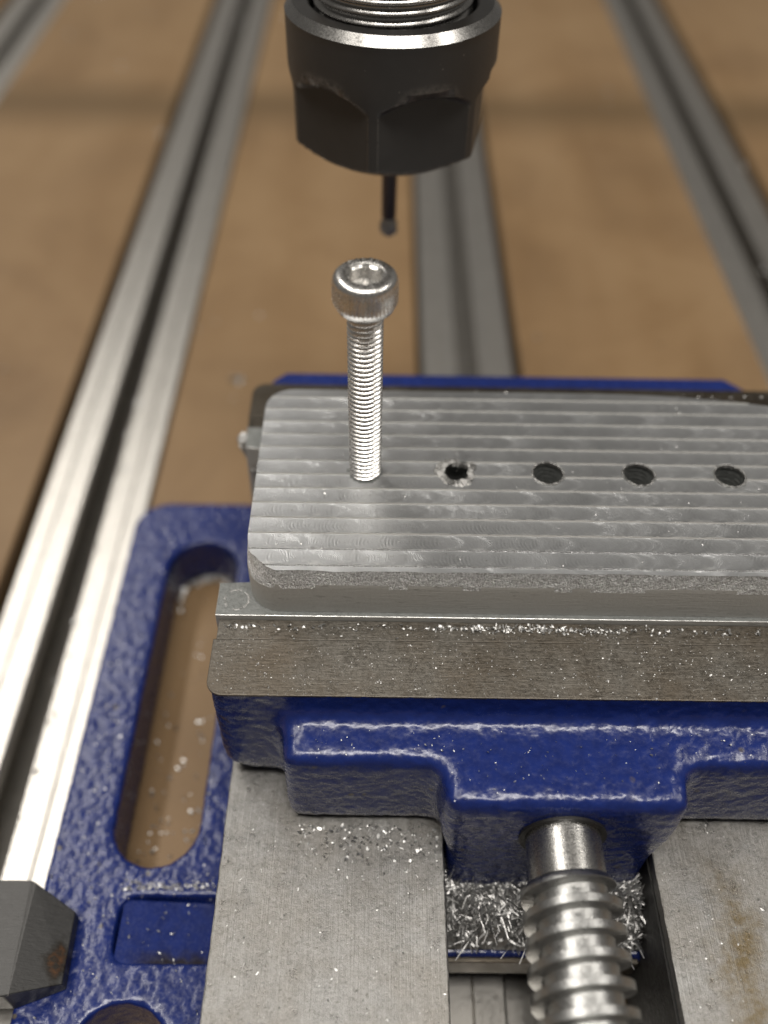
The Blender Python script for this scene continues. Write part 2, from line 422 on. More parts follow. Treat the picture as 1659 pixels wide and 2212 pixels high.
def bevel_mesh(me, w, seg=2, ang=30, edge_mat=-1):
    if edge_mat > 0:
        while len(me.materials) <= edge_mat: me.materials.append(M['edge'])
    def st(o):
        md = o.modifiers.new("bv", 'BEVEL'); md.width = w; md.segments = seg; md.limit_method = 'ANGLE'; md.angle_limit = radians(ang); md.material = edge_mat
    r = evaluate(me, st); r.transform(Matrix.Scale(S, 4)); return r

# ------------------------------------------------------------------ the bed of the machine
MDF_Z, TRK_Z, FLG_Z, BED_Z, JAW_Z = -62.0, -65.0, -50.0, -33.0, -9.2
bm = bmesh.new(); box_bm(bm, -420, 480, -330, 900, -96, -82)
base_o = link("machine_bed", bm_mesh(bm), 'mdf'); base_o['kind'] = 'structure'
TRK = [-166.5, -66.8, 27.0, 124.5]; HW = 14.6
edges = [-420] + [e for c in TRK for e in (c - HW, c + HW)] + [480]
for k in range(0, len(edges), 2):
    bm = bmesh.new(); box_bm(bm, edges[k], edges[k + 1], -330, 900, -81.9, MDF_Z)
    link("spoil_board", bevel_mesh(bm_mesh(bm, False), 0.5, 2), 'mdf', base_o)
# floor of the routed slots is the bed itself; each T-track lies in its slot
prof = [(-13.2, 0), (13.2, 0), (13.2, 14.5), (12.6, 15), (8.6, 15), (8.35, 14.75), (8.1, 15), (3.3, 15), (2.9, 14.6), (2.9, 11.6), (9.6, 11.6), (9.6, 2.6), (-9.6, 2.6), (-9.6, 11.6), (-2.9, 11.6), (-2.9, 14.6), (-3.3, 15), (-8.1, 15), (-8.35, 14.75), (-8.6, 15), (-12.6, 15), (-13.2, 14.5)]
lab = ["blurred aluminium T-slot track in the top left corner", "brightly lit aluminium T-slot track left of the vise", "aluminium T-slot track running under the vise", "grey aluminium T-slot track at the right edge"]
ridge = [(6.4, 15), (6.6, 14.85), (6.8, 15)]
bm = bmesh.new(); prism_bm(bm, prof, -330, 900, 'y'); trk_me = bm_mesh(bm)
for k, c in enumerate(TRK):
    o = link("aluminium_track", trk_me, 'track')
    o.location = (c * S, 0, (TRK_Z - 15) * S)
    tag(o, lab[k], "track", "T-slot tracks let into the machine bed")

# ------------------------------------------------------------------ the vise
vise = thing("milling_vise", (27.6, -10, MDF_Z), "blue cast iron milling vise with ground steel jaws bolted to the bed", "vise")
XL, XR = -20.1, 75.3
CH0, CH1 = 12.3, 42.8
# base casting: body walls, web, slotted flanges, rear block
bm = bmesh.new()
box_bm(bm, XL + 0.4, CH0 - 0.2, -100, 40, MDF_Z + 0.05, BED_Z - 2.4)
box_bm(bm, CH1 + 0.2, XR - 0.4, -100, 40, MDF_Z + 0.05, BED_Z - 2.4)
box_bm(bm, CH0 - 3, CH1 + 3, -55.2, 40, -55, -48)             # web across the channel
box_bm(bm, CH0 - 3, CH1 + 3, 19, 40, -60, -36)
body = bm_mesh(bm, False)
bm = bmesh.new()
outl = rrect(-50.6, XL + 4, -100, 39.6, [0.5, 0.5, 7, 7])
prism_bm(bm, outl, MDF_Z + 0.05, FLG_Z)
fl = bm_mesh(bm, False)
cuts = []
for (y0, y1) in ((-41.3, 28.2), (-96, -61.6)):
    bm = bmesh.new(); prism_bm(bm, stadium(-34.2, y0, y1, 7.1), -70, -40); cuts.append(bm_mesh(bm, False))
bm = bmesh.new(); prism_bm(bm, rrect(-37.8, XL + 0.5, -56, -46, [0.5, 0.5, 2.6, 2.6]), FLG_Z - 3.2, -40); cuts.append(bm_mesh(bm, False))
fl = boolean(fl, cuts)
bm = bmesh.new(); bm.from_mesh(fl); bm.from_mesh(body)
bmr = bmesh.new(); box_bm(bmr, XR - 4, 105.8, -100, 39.6, MDF_Z + 0.05, FLG_Z)
tmp = bm_mesh(bmr, False); bm.from_mesh(tmp)
base_me = cast(bm_mesh(bm, False), 0.5, 14, 0.35, 1.0)
link("base_casting", base_me, 'blue', vise, 180)
# smooth milled pad let into the flange
bm = bmesh.new(); prism_bm(bm, [(-57.0, FLG_Z - 4.2), (-46.3, FLG_Z - 4.2), (-46.3, FLG_Z - 0.8), (-57.0, FLG_Z - 0.35)], -37.4, XL, 'x', [(-57.0, FLG_Z - 4.2), (-46.3, FLG_Z - 4.2), (-46.3, FLG_Z - 2.7), (-57.0, FLG_Z - 2.25)])
link("recessed_pad", bevel_mesh(bm_mesh(bm, False), 0.2, 2), 'blue_soft', vise)

def rail(x0, x1):
    """ground way with slightly nicked edges"""
    bm = bmesh.new(); box_bm(bm, x0, x1, -100, 18.7, BED_Z - 2.3, BED_Z)
    bmesh.ops.subdivide_edges(bm, edges=[e for e in bm.edges if abs(e.verts[0].co.y - e.verts[1].co.y) > 50], cuts=150, use_grid_fill=True)
    for v in bm.verts:
        v.co.x += (mnoise.noise(v.co * 0.8) * 0.10)
    return bevel_mesh(bm_mesh(bm, False), 0.22, 2, 30, 1)
link("bed_way", rail(XL, CH0), ['bed_steel', 'edge'], vise)
link("bed_way", rail(CH1, XR), ['bed_steel', 'edge'], vise)
for (a, b) in ((CH0 - 0.15, CH0 + 0.25), (CH1 - 0.25, CH1 + 0.15)):
    bm = bmesh.new(); box_bm(bm, a, b, -100, 18.7, MDF_Z + 2, BED_Z - 2.45)
    link("channel_wall", bm_mesh(bm), 'dark_cavity', vise)
bm = bmesh.new(); box_bm(bm, CH0 + 0.3, CH1 - 0.3, -55.9, -55.0, -54, -48.6)
link("web_edge", bevel_mesh(bm_mesh(bm, False), 0.3, 2), 'jaw_steel', vise)

# fixed jaw
fj = []
bm = bmesh.new(); box_bm(bm, -21.0, 76.2, 22.6, 31.6, -33, JAW_Z - 0.45)
prism_bm(bm, [(-18.7, 30), (74.2, 30), (74.2, 37.5), (70, 42), (-16.4, 42), (-18.7, 39.6)], -40, -15)
fixed = link("fixed_jaw", cast(bm_mesh(bm, False), 0.6, 3, 0.12, 1.3), 'blue', vise, 180)
bm = bmesh.new(); prism_bm(bm, rrect(-21.05, 76.3, 22.4, 31.7, [2, 2, 2.6, 0.2]), JAW_Z - 0.9, JAW_Z)
link("ground_top", bevel_mesh(bm_mesh(bm, False), 0.2, 2), 'jaw_shaded', fixed)
bm = bmesh.new(); box_bm(bm, -21.0, 76.2, 18.75, 22.3, -32.6, JAW_Z - 0.05)
link("jaw_plate", bevel_mesh(bm_mesh(bm, False), 0.25, 2), 'jaw_shaded', fixed)

# moving jaw
bm = bmesh.new()
prism_bm(bm, rrect(-21.1, 76.3, -34.1, -24.9, [2.2, 0.2, 0.2, 2.2]), -30.0, JAW_Z + 4)
prism_bm(bm, rrect(-19.6, 74.8, -33.3, -24.9, [2.2, 0.2, 0.2, 2.2]), -32.9, -29)
prism_bm(bm, [(-10.8, -32.8), (66.0, -32.8), (66.0, -14.3), (-10.8, -14.3)], -41.0, -30, 'y')
prism_bm(bm, [(11.2, -14.3), (44.0, -14.3), (44.0, -25), (42.3, -32), (42.3, -46), (12.8, -46), (12.8, -32), (11.2, -25)], -47.2, -30, 'y')
mj = bm_mesh(bm, False)
bm = bmesh.new(); prism_bm(bm, [(27.8 + 6.1 * cos(2 * pi * k / 40), -22.6 + 6.1 * sin(2 * pi * k / 40)) for k in range(40)], -60, -41, 'y')
mj = boolean(mj, [bm_mesh(bm, False)]) if False else mj
mjc = cast(mj, 0.5, 110, 0.24, 1.2)
bm = bmesh.new(); bm.from_mesh(mjc)
bmesh.ops.bisect_plane(bm, geom=bm.verts[:] + bm.edges[:] + bm.faces[:], plane_co=(0, 0, (JAW_Z - 0.12) * S), plane_no=(0, 0, 1), clear_outer=True)
bm.to_mesh(mjc); bm.free()
moving = link("moving_jaw", mjc, 'blue', vise, 180)
bm = bmesh.new(); prism_bm(bm, rrect(-21.12, 76.32, -34.12, -24.95, [2.3, 0.15, 0.15, 2.3]), JAW_Z - 0.45, JAW_Z)
link("ground_top", bevel_mesh(bm_mesh(bm, False), 0.12, 2, 30, 1), ['jaw_steel', 'edge'], moving)
bm = bmesh.new(); box_bm(bm, -20.7, 75.9, -24.93, -21.55, -32.6, JAW_Z - 0.02)
link("jaw_plate", bevel_mesh(bm_mesh(bm, False), 0.06, 2), 'jaw_steel', moving)

# lead screw: collar, dark ring as painted shade of the gap, trapezoidal thread
SX, SZ = 27.9, -23.0
def along_y(vs, y0):       # local +z becomes -y
    return [(SX + v[0], y0 - v[2], SZ + v[1]) for v in vs]
vs, fs = revolve([(0.1, 0), (6.0, 0), (6.0, 0.25), (5.3, 0.3), (5.3, 0.1)], 64)
screw_v, screw_f = thread(6.5, 4.9, 3.2, 50, 0.33, 0.10, 96, lead_in=2.4)
sc_me = pyd(along_y(screw_v, -52.2), screw_f)
screw = link("lead_screw", sc_me, 'screw_steel', vise, 40)
vs, fs = revolve([(0.05, 0), (4.9, 0), (5.15, 0.25), (5.15, 8.0), (4.92, 8.2), (0.05, 8.2)], 72)
link("collar", pyd(along_y(vs, -45.8), fs), 'collar_steel', screw, 40)
vs, fs = revolve([(5.2, 0), (6.0, 0.0), (6.0, 0.5), (5.2, 0.5)], 64)
link("gap_shade_ring", pyd(along_y(vs, -47.05), fs), 'dark_cavity', screw, 40)

# ------------------------------------------------------------------ workpiece
work = thing("aluminium_workpiece", (28, 0, -20), "milled aluminium bar with a row of tapped holes gripped in the vise", "workpiece")
def lapz(x, y):
    yy = (y + 0.8 + 300) / 3.0; k = math.floor(yy); f = yy - k
    z = -0.10 * f + 0.16 * (f - 0.5) ** 2 + 0.02 * sin(k * 12.9)
    if f < 0.06: z += 0.15 * max(0, 0.45 + mnoise.noise(Vector((x * 0.9, k * 5.1, 0))))
    return z - 0.02
xs = [-17.2 + 0.45 * i for i in range(202)]
fr = [0.0, 0.02, 0.06, 0.14, 0.26, 0.40, 0.55, 0.7, 0.85, 0.97]
ysl = sorted(set([round(-0.8 + 3 * k + 3 * q, 4) for k in range(-8, 8) for q in fr]))
ysl = [y for y in ysl if -22.5 < y < 20.5]
vs, fs = [], []
ny = len(ysl)
for x in xs:
    for y in ysl: vs.append((x, y, lapz(x, y)))
for i in range(len(xs) - 1):
    for j in range(ny - 1):
        fs.append((i * ny + j, (i + 1) * ny + j, (i + 1) * ny + j + 1, i * ny + j + 1))
nb = len(vs)
ring = [i * ny for i in range(len(xs))] + [(len(xs) - 1) * ny + j for j in range(1, ny)] + [i * ny + ny - 1 for i in range(len(xs) - 2, -1, -1)] + [j for j in range(ny - 2, 0, -1)]
for q in ring: vs.append((vs[q][0], vs[q][1], -8.2))
n = len(ring)
for i in range(n): fs.append((ring[(i + 1) % n], ring[i], nb + i, nb + (i + 1) % n))
fs.append([nb + i for i in range(n)][::-1])
hf = pyd(vs, fs, False)
out0 = rrect(-16.6, 72.6, -20.75, 19.2, [4.6, 4.6, 4.6, 4.9], 12)
# the rear edge runs out a little towards the right
dens = []
for i in range(len(out0)):
    a, b = out0[i], out0[(i + 1) % len(out0)]
    k = max(1, int(math.dist(a, b) / 2.5))
    for q in range(k): dens.append((a[0] + (b[0] - a[0]) * q / k, a[1] + (b[1] - a[1]) * q / k))
def rear(p):
    x, y = p
    if y > 12 and x > 38: y -= 1.5 * ((x - 38) / 22) ** 2 * (y - 12) / 7
    return (x, y)
lo = [rear(p) for p in dens]
def cham(p, k):
    x, y = p
    wv = min(1, max(0, (-14.5 - y) / 4.0))
    return (x + (0.7 * k if x < -12 else 0) * wv, y + k * wv * (0.95 + 0.28 * mnoise.noise(Vector((x * 0.6, 3, 0))) + 0.2 * mnoise.noise(Vector((x * 1.7, 5, 0)))))
bm = bmesh.new()
lv = [(lo, -9.0), (lo, -2.9), ([cham(p, 0.10) for p in lo], -2.1), ([cham(p, 0.30) for p in lo], -1.35), ([cham(p, 0.62) for p in lo], -0.65), ([cham(p, 1.05) for p in lo], -0.12), ([cham(p, 1.5) for p in lo], 0.3), ([cham(p, 2.2) for p in lo], 1.0)]
rings = [[bm.verts.new((p[0], p[1], z)) for p in pts] for pts, z in lv]
bm.faces.new(rings[0][::-1]); bm.faces.new(rings[-1])
for a, b in zip(rings[:-1], rings[1:]):
    for i in range(len(a)): bm.faces.new((a[i], a[(i + 1) % len(a)], b[(i + 1) % len(a)], b[i]))
blk = boolean(hf, [bm_mesh(bm, False)], 'INTERSECT')
HOLES = [0, 14, 28, 42, 56]
cut = []
for k, hx in enumerate(HOLES):
    r = 2.3 if k else 1.9
    bm = bmesh.new()
    pts = [(hx + r * cos(2 * pi * q / 48) * (1 + (0.10 * mnoise.noise(Vector((cos(2 * pi * q / 48) * 2, sin(2 * pi * q / 48) * 2, 3))) if k == 1 else 0)), r * sin(2 * pi * q / 48)) for q in range(48)]
    prism_bm(bm, pts, -30, 3); cut.append(bm_mesh(bm, False))
blk = boolean(blk, cut)
blk.transform(Matrix.Scale(S, 4))
o = link("raised_block", blk, ['milled', 'alu_side', 'rough', 'tapped'], work, 14)
for p in blk.polygons:
    n_ = p.normal; c = p.center / S
    p.material_index = 0
    if n_.z < 0.93:
        p.material_index = 1
        if c.y < -15 and n_.z > 0.12: p.material_index = 2
    inh = min(math.hypot(c.x - h, c.y) for h in HOLES)
    if inh < 2.6: p.material_index = 3
# lower bar that the jaws grip, corners of it left standing at the left end
bm = bmesh.new()
pts = [(-21.2, -21.5), (77.2, -21.5), (77.2, 18.6), (-20.8, 18.6), (-20.6, 13.6), (-16.7, 13.2), (-16.7, -15.4), (-21.2, -15.7)]
prism_bm(bm, pts, -22, -8.25)
bar0 = bm_mesh(bm, False)
cut2 = []
for hx in HOLES[1:]:
    bm = bmesh.new(); prism_bm(bm, [(hx + 2.28 * cos(2 * pi * q / 40), 2.28 * sin(2 * pi * q / 40)) for q in range(40)], -12.5, 3); cut2.append(bm_mesh(bm, False))
bar = bevel_mesh(boolean(bar0, cut2), 0.1, 2)
o = link("gripped_bar", bar, ['flange_top', 'alu_side', 'tapped'], work)
for p in bar.polygons:
    c = p.center / S
    p.material_index = 2 if (abs(c.y) < 2.5 and 10 < c.x < 60 and c.z > -13) else (0 if p.normal.z > 0.5 else 1)
# plunge mark of the cutter on the front tab
vs, fs = revolve([(1.62, -8.30), (1.62, -8.22), (1.75, -8.20), (1.92, -8.22), (1.92, -8.30)], 48, -18.4, -18.7)
link("cutter_mark", pyd(vs, [f for f in fs if mnoise.noise(Vector((vs[f[0]][0] * 0.8, vs[f[0]][1] * 0.8, 2))) > -0.12]), 'burr', work, 60)

def ragged(cx, cy, r0, r1, hgt, seed, seg=54, amp=0.5):
    """torn-up ring of metal round a hole"""
    rn = random.Random(seed); vs, fs = [], []
    rows = [(r0 - 0.12, -0.35), (r0, hgt * 0.6), (r0 * 0.6 + r1 * 0.4, hgt), (r0 * 0.25 + r1 * 0.75, hgt * 0.55), (r1, -0.12)]
    for i in range(seg):
        a = 2 * pi * i / seg
        for k, (r, z) in enumerate(rows):
            q = mnoise.noise(Vector((cos(a) * 1.4 + seed, sin(a) * 1.4, k * 0.5)))
            rr = r + amp * q * (0.5 if k < 2 else 1.2) + rn.uniform(-1, 1) * amp * 0.10
            vs.append((cx + rr * cos(a), cy + rr * sin(a), z + (rn.uniform(-0.3, 0.6) * hgt if 0 < k < 4 else 0)))
    m_ = len(rows)
    for i in range(seg):
        j = (i + 1) % seg
        for k in range(m_ - 1): fs.append((i * m_ + k, i * m_ + k + 1, j * m_ + k + 1, j * m_ + k))
    return pyd(vs, fs)
link("hole_burr", ragged(14, -0.1, 1.95, 3.15, 0.26, 5, 90, 0.95), 'burr', work)
for k, hx in enumerate(HOLES[2:]):
    link("hole_burr", ragged(hx, 0, 2.3, 2.62, 0.13, 9 + k, 60, 0.16), 'burr', work)
# torn scrap of bar hanging on the rear left corner
vs, fs = [], []
rn = random.Random(4)
N, Kk = 14, 10
for i in range(N):
    t_ = i / (N - 1)
    for k in range(Kk):
        a = 2 * pi * k / Kk
        rad = (1.5 - 1.15 * t_) * (0.75 + 0.5 * rn.random())
        vs.append((-20.9 + 2.6 * t_ + rad * cos(a) * 0.9, 15.8 - 3.0 * t_ + rad * sin(a), -8.4 - 9.5 * t_ + rn.uniform(-.4, .4)))
for i in range(N - 1):
    for k in range(Kk):
        fs.append((i * Kk + k, i * Kk + (k + 1) % Kk, (i + 1) * Kk + (k + 1) % Kk, (i + 1) * Kk + k))
fs.append(list(range(Kk))[::-1])
link("torn_scrap", pyd(vs, fs), 'burr', work)

# ------------------------------------------------------------------ cap screw
screw_t = thing("cap_screw", (0, 0, 0), "shiny stainless socket head cap screw standing in the first hole", "screw")
vs, fs = thread(2.45, 2.0, 0.8, 30.7, 0.16, 0.34, 64, 0.6, 0.5)
link("threaded_shank", pyd([(v[0], v[1], v[2] - 0.6) for v in vs], fs), 'bright_steel', screw_t, 32)
HB = 29.9
def knurl(a, r, z):
    if 1.1 < z - HB < 4.0 and r > 4:
        w = min(1, (z - HB - 1.1) / 0.2, (4.0 - (z - HB)) / 0.3)
        return r + 0.085 * w * (1 if (a * 48 / (2 * pi)) % 1 < 0.5 else -1)
    return r
prof = [(2.3, -0.35), (2.55, -0.05), (3.3, 0.0), (3.62, 0.04), (3.8, 0.18), (4.05, 0.85), (4.17, 1.02), (4.2, 1.1), (4.2, 1.3), (4.2, 2.2), (4.2, 3.0), (4.2, 3.7), (4.2, 4.0), (4.17, 4.25), (4.05, 4.55), (3.8, 4.8), (3.5, 4.93), (3.2, 4.97), (2.7, 5.0), (2.5, 4.99), (2.44, 4.95), (2.40, 4.85), (2.36, 4.72)]
vs, fs = revolve([(r, HB + z) for r, z in prof], 384, 0, 0, True, knurl)
head = link("socket_head", pyd(vs, fs), 'bright_steel', screw_t, 50)
# hexagonal socket: cone, six walls, floor
vs, fs = [], []
hexr = 2.31
for k in range(48):
    a = 2 * pi * k / 48; vs.append((2.38 * cos(a), 2.38 * sin(a), HB + 4.72))
def hx_r(a): return 2.0 / cos(((a - radians(0) + pi / 6) % (pi / 3)) - pi / 6)
for z in (4.5, 2.9):
    for k in range(48):
        a = 2 * pi * k / 48; r = min(hexr, hx_r(a)); vs.append((r * cos(a), r * sin(a), HB + z))
vs.append((0, 0, HB + 2.6))
for q in range(2):
    for k in range(48):
        j = (k + 1) % 48; fs.append((q * 48 + k, q * 48 + j, (q + 1) * 48 + j, (q + 1) * 48 + k))
for k in range(48): fs.append((96 + k, 96 + (k + 1) % 48, 144))
link("hex_socket", pyd(vs, fs), 'bright_steel', head, 35)
# raised grade lettering round the rear of the head
def letter(ch, ang, r, size, flip):
    cu = bpy.data.curves.new("t", 'FONT'); cu.body = ch; cu.size = size; cu.extrude = 0.07; cu.align_x = 'CENTER'; cu.align_y = 'CENTER'
    cu.resolution_u = 3; cu.bevel_depth = 0.012
    o_ = bpy.data.objects.new("t", cu); COL.objects.link(o_)
    dg = bpy.context.evaluated_depsgraph_get(); dg.update()
    me = bpy.data.meshes.new_from_object(o_.evaluated_get(dg)); bpy.data.objects.remove(o_)
    me.transform(Matrix.Translation((r * cos(ang), r * sin(ang), HB + 4.97)) @ Matrix.Rotation(ang + (pi / 2), 4, 'Z'))
    me.transform(Matrix.Scale(S, 4)); return me
for k, ch in enumerate("A2-70"):
    link("raised_letter", letter(ch, radians(62 + 16.5 * k), 3.18, 1.15, False), 'bright_steel', head)
for a, w in ((-92, 0.55), (-66, 0.8), (-56, 0.7)):
    bm = bmesh.new(); box_bm(bm, -w / 2, w / 2, -0.35, 0.35, -0.1, 0.07)
    me = bevel_mesh(bm_mesh(bm, False), 0.06, 2)
    me.transform(Matrix.Rotation(radians(a + 90), 4, 'Z') ); me.transform(Matrix.Translation((3.25 * S * cos(radians(a)), 3.25 * S * sin(radians(a)), (HB + 4.97) * S)))
    link("raised_mark", me, 'bright_steel', head)

# ------------------------------------------------------------------ spindle, collet nut, cutter
AX, AY, NB = 3.3, 55.4, 25.8
spin = thing("router_spindle", (AX, AY, NB), "black hexagonal collet nut on a bright threaded spindle nose above the vise", "spindle")
APO, RHX, PHI = 14.75, 16.6, radians(-90 - 10)
prof = [(10.6, 0.5), (10.8, 0.0), (12.8, 0.0)] + [(12.8 + (RHX - 12.8) * q / 6, 0.15 + 2.1 * q / 6) for q in range(1, 7)]
prof += [(RHX, 2.25 + 0.35 * q) for q in range(1, 24)]
z0 = prof[-1][1]
prof += [(RHX + (16.9 - RHX) * q / 12, z0 + 3.2 * q / 12) for q in range(1, 13)]
z1 = prof[-1][1]
prof += [(16.95, z1 + q * (21.4 - z1) / 6) for q in range(1, 7)] + [(16.98, 21.55)]
def hexcut(a, r, z):
    z -= NB
    d = ((a - PHI) % (pi / 3)) - pi / 6
    zb = 13.2 - 2.6 * (abs(d) / (pi / 6)) ** 2
    fr_ = APO / cos(d)
    if z < zb: return min(r, fr_)
    q = min(1, (z - zb) / 0.9)
    return min(r, fr_ + (r - fr_) * q) if r > fr_ else r
vs, fs = revolve([(r, NB + z) for r, z in prof], 720, AX, AY, True, hexcut)
nut = link("collet_nut", pyd(vs, fs), ['black_oxide', 'nut_face'], spin, 12)
tr = math.acos(APO / RHX)
for p in nut.data.polygons:                 # rubbed edges along the hexagon's corners
    c = p.center / S
    d = ((math.atan2(c.y - AY, c.x - AX) - PHI) % (pi / 3)) - pi / 6
    zz = c.z - NB
    if abs(abs(d) - tr) < radians(0.42) and 1.2 < zz < 13.2 - 2.6 * (abs(d) / (pi / 6)) ** 2 and mnoise.noise(Vector((0, abs(d) * 40, zz * 1.3))) > -0.25: p.material_index = 1
vs, fs = revolve([(16.98, NB + 21.56), (15.75, NB + 22.85)], 180, AX, AY)
link("polished_chamfer", pyd(vs, fs), 'spindle_steel', nut, 60)
vs, fs = revolve([(15.74, NB + 22.86), (13.5, NB + 22.86), (13.2, NB + 22.6), (13.2, NB + 14)], 180, AX, AY)
link("nut_face", pyd(vs, fs), 'nut_face', nut, 40)
vs, fs = revolve([(0.9, NB + 0.2), (2.6, NB - 0.2), (10.65, NB + 0.45), (10.65, NB + 2)], 96, AX, AY)
link("collet", pyd(vs, fs), 'nut_face', spin, 40)
vs, fs = thread(12.45, 11.6, 1.5, 16, 0.18, 0.33, 128)
link("threaded_nose", pyd([(v[0] + AX, v[1] + AY, v[2] + NB + 12) for v in vs], fs), 'spindle_steel', spin, 75)
vs, fs = revolve([(0.1, 0), (11.4, 0), (11.7, 0.5), (11.7, 45), (0.1, 45)], 96, AX, AY)
link("spindle_shaft", pyd([(v[0], v[1], v[2] + NB + 28) for v in vs], fs), 'spindle_steel', spin, 40)

cutter = thing("slim_cutter", (AX, AY, 7.4), "thin dark cutting tool with rounded tip held in the collet nut", "cutter")
vs, fs = revolve([(0.02, 11.2)] + [(1.30, 11.3), (1.36, 12), (1.4, NB + 3), (0.02, NB + 3)], 40, AX, AY)
link("shank", pyd(vs, fs), 'tool', cutter, 60)
def flute(a, r, z): return r * (1 - 0.16 * (0.5 + 0.5 * sin(4 * a + z * 2.2)))
pf = [(1.9 * sin(pi * q / 24), 9.2 - 1.85 * cos(pi * q / 24)) for q in range(0, 17)] + [(1.3, 10.9), (1.12, 11.4)]
vs, fs = revolve([(max(r, 0.02), z) for r, z in pf], 72, AX, AY, True, flute)
link("cutting_tip", pyd(vs, fs), 'burr', cutter, 60)

# ------------------------------------------------------------------ hold-down clamp on the left flange
clamp = thing("strap_clamp", (-60, -55, FLG_Z), "dark steel strap clamp with rusty sloping nose resting on the flange", "clamp")
lo_ = [(-84, -46.2), (-50.4, -46.2), (-43.7, -49.6), (-43.3, -59.9), (-50.2, -62.6), (-84, -62.9)]
hi_ = [(-84, -46.2), (-50.4, -46.2), (-49.5, -46.8), (-49.5, -62.7), (-50.2, -62.75), (-84, -62.9)]
bm = bmesh.new()
A_ = [bm.verts.new((*p, FLG_Z + 0.15)) for p in lo_]; B_ = [bm.verts.new((*p, -47.3 if -50 < p[0] else -43.5)) for p in lo_]
t1 = bm.verts.new((-49.6, -46.6, -43.5)); t2 = bm.verts.new((-49.4, -62.4, -43.5))
B_[1].co = (-50.4, -46.2, -43.7); B_[4].co = (-50.2, -62.6, -43.7)
bm.faces.new(A_[::-1])
n = 6
for i in range(n):
    bm.faces.new((A_[i], A_[(i + 1) % n], B_[(i + 1) % n], B_[i]))
bm.faces.new((B_[0], B_[1], t1, t2, B_[4], B_[5])[::1]); bm.faces.new((t1, B_[2], B_[3], t2)); bm.faces.new((B_[1], B_[2], t1)); bm.faces.new((t2, B_[3], B_[4]))
link("strap", bevel_mesh(bm_mesh(bm, False), 0.14, 2, 12, 1), ['clamp', 'clamp_edge'], clamp)

# ------------------------------------------------------------------ chips
def flake(rn, vs, fs, c, L, w, curl, yaw, tilt):
    """one curled strip of swarf: 3 quads"""
    ca, sa, ct, st_ = cos(yaw), sin(yaw), cos(tilt), sin(tilt)
    b = len(vs); seg = 3 if L < 1.2 else 6
    k_ = curl / L * 5.0                    # bend the strip along an arc
    for i in range(seg + 1):
        u = (i / seg - 0.5)
        if abs(k_) > 0.05: lx = L * sin(k_ * u) / k_; lz = L * (1 - cos(k_ * u)) / k_
        else: lx = u * L; lz = 0.0
        for s_ in (-1, 1):
            ww = w * (1 - 0.5 * abs(u) * 2) * 0.5 * s_
            X = lx * ct - lz * st_; Z = lx * st_ + lz * ct + ww * 0.3
            vs.append((c[0] + X * ca - ww * sa, c[1] + X * sa + ww * ca, c[2] + Z))
    for i in range(seg): fs.append((b + 2 * i, b + 2 * i + 2, b + 2 * i + 3, b + 2 * i + 1))
def scatter(name, label, spots, seed):
    rn = random.Random(seed); vs, fs = [], []
    for (c, L, tiltmax) in spots(rn):
        flake(rn, vs, fs, c, L, L * rn.uniform(0.15, 0.7), L * rn.uniform(-0.35, 0.35), rn.uniform(0, 2 * pi), rn.uniform(-tiltmax, tiltmax))
    o_ = link(name, pyd(vs, fs), 'chips'); tag(o_, label, "chips", None, "stuff"); return o_
def sp_jaw(rn):
    for _ in range(1700):
        x = rn.uniform(-20.6, 75.8); y = rn.uniform(-34, -22.4)
        yield ((x, y, JAW_Z + 0.03), 0.11 * math.exp(abs(rn.gauss(0, 0.55))), 0.9)
    for _ in range(500):
        x = rn.gauss(24, 8) if rn.random() < 0.6 else rn.uniform(-20, 75); y = -22.5 + rn.gauss(-0.25, 0.3)
        yield ((x, y, JAW_Z + abs(rn.gauss(0, 0.12))), rn.uniform(0.25, 0.8), 1.0)
scatter("jaw_chips", "fine bright aluminium chips sprinkled over the ground jaw top", sp_jaw, 3)
def sp_ledge(rn):
    for _ in range(340):
        x = rn.uniform(-10, 65.5); y = rn.uniform(-46.6, -34.6)
        if y < -40.6 and not 12 < x < 43.5: continue
        yield ((x, y, -14.12), 0.11 * math.exp(abs(rn.gauss(0, 0.75))), 0.8)
scatter("ledge_chips", "bright chips lying on the stepped blue front of the moving jaw", sp_ledge, 5)
def sp_bed(rn):
    for _ in range(900):
        x = rn.uniform(-19.8, 12) if rn.random() < 0.6 else rn.uniform(43.2, 75); y = rn.triangular(-100, -34.5, -42)
        yield ((x, y, BED_Z + 0.04), rn.choice((0.15, 0.2, 0.3, 0.5)) * rn.uniform(0.6, 1.3), 0.9)
    for _ in range(170):
        yield ((rn.uniform(-9, 11.5), -41.6 - abs(rn.gauss(0, 3.2)), BED_Z + 0.08), rn.uniform(0.3, 0.9), 1.1)
scatter("bed_chips", "silver chips scattered on the two ground bed ways", sp_bed, 7)
def sp_pile(rn):
    for _ in range(6500):
        x = rn.uniform(CH0 + 0.6, CH1 - 0.8); y = rn.triangular(-54.6, -40, -47)
        if y < -52.5 and 17 < x < 23 and rn.random() < 0.75: continue
        hmax = 9.5 * max(0.05, 1 - ((y + 46.5) / 9.5) ** 2) * (0.75 + 0.4 * mnoise.noise(Vector((x * .3, y * .3, 1))))
        yield ((x, y, -47.5 + hmax * (0.62 + 0.42 * rn.random())), rn.choice((1.2, 2.2, 3.6, 5.5, 7.5)) * rn.uniform(0.7, 1.2), 0.9)
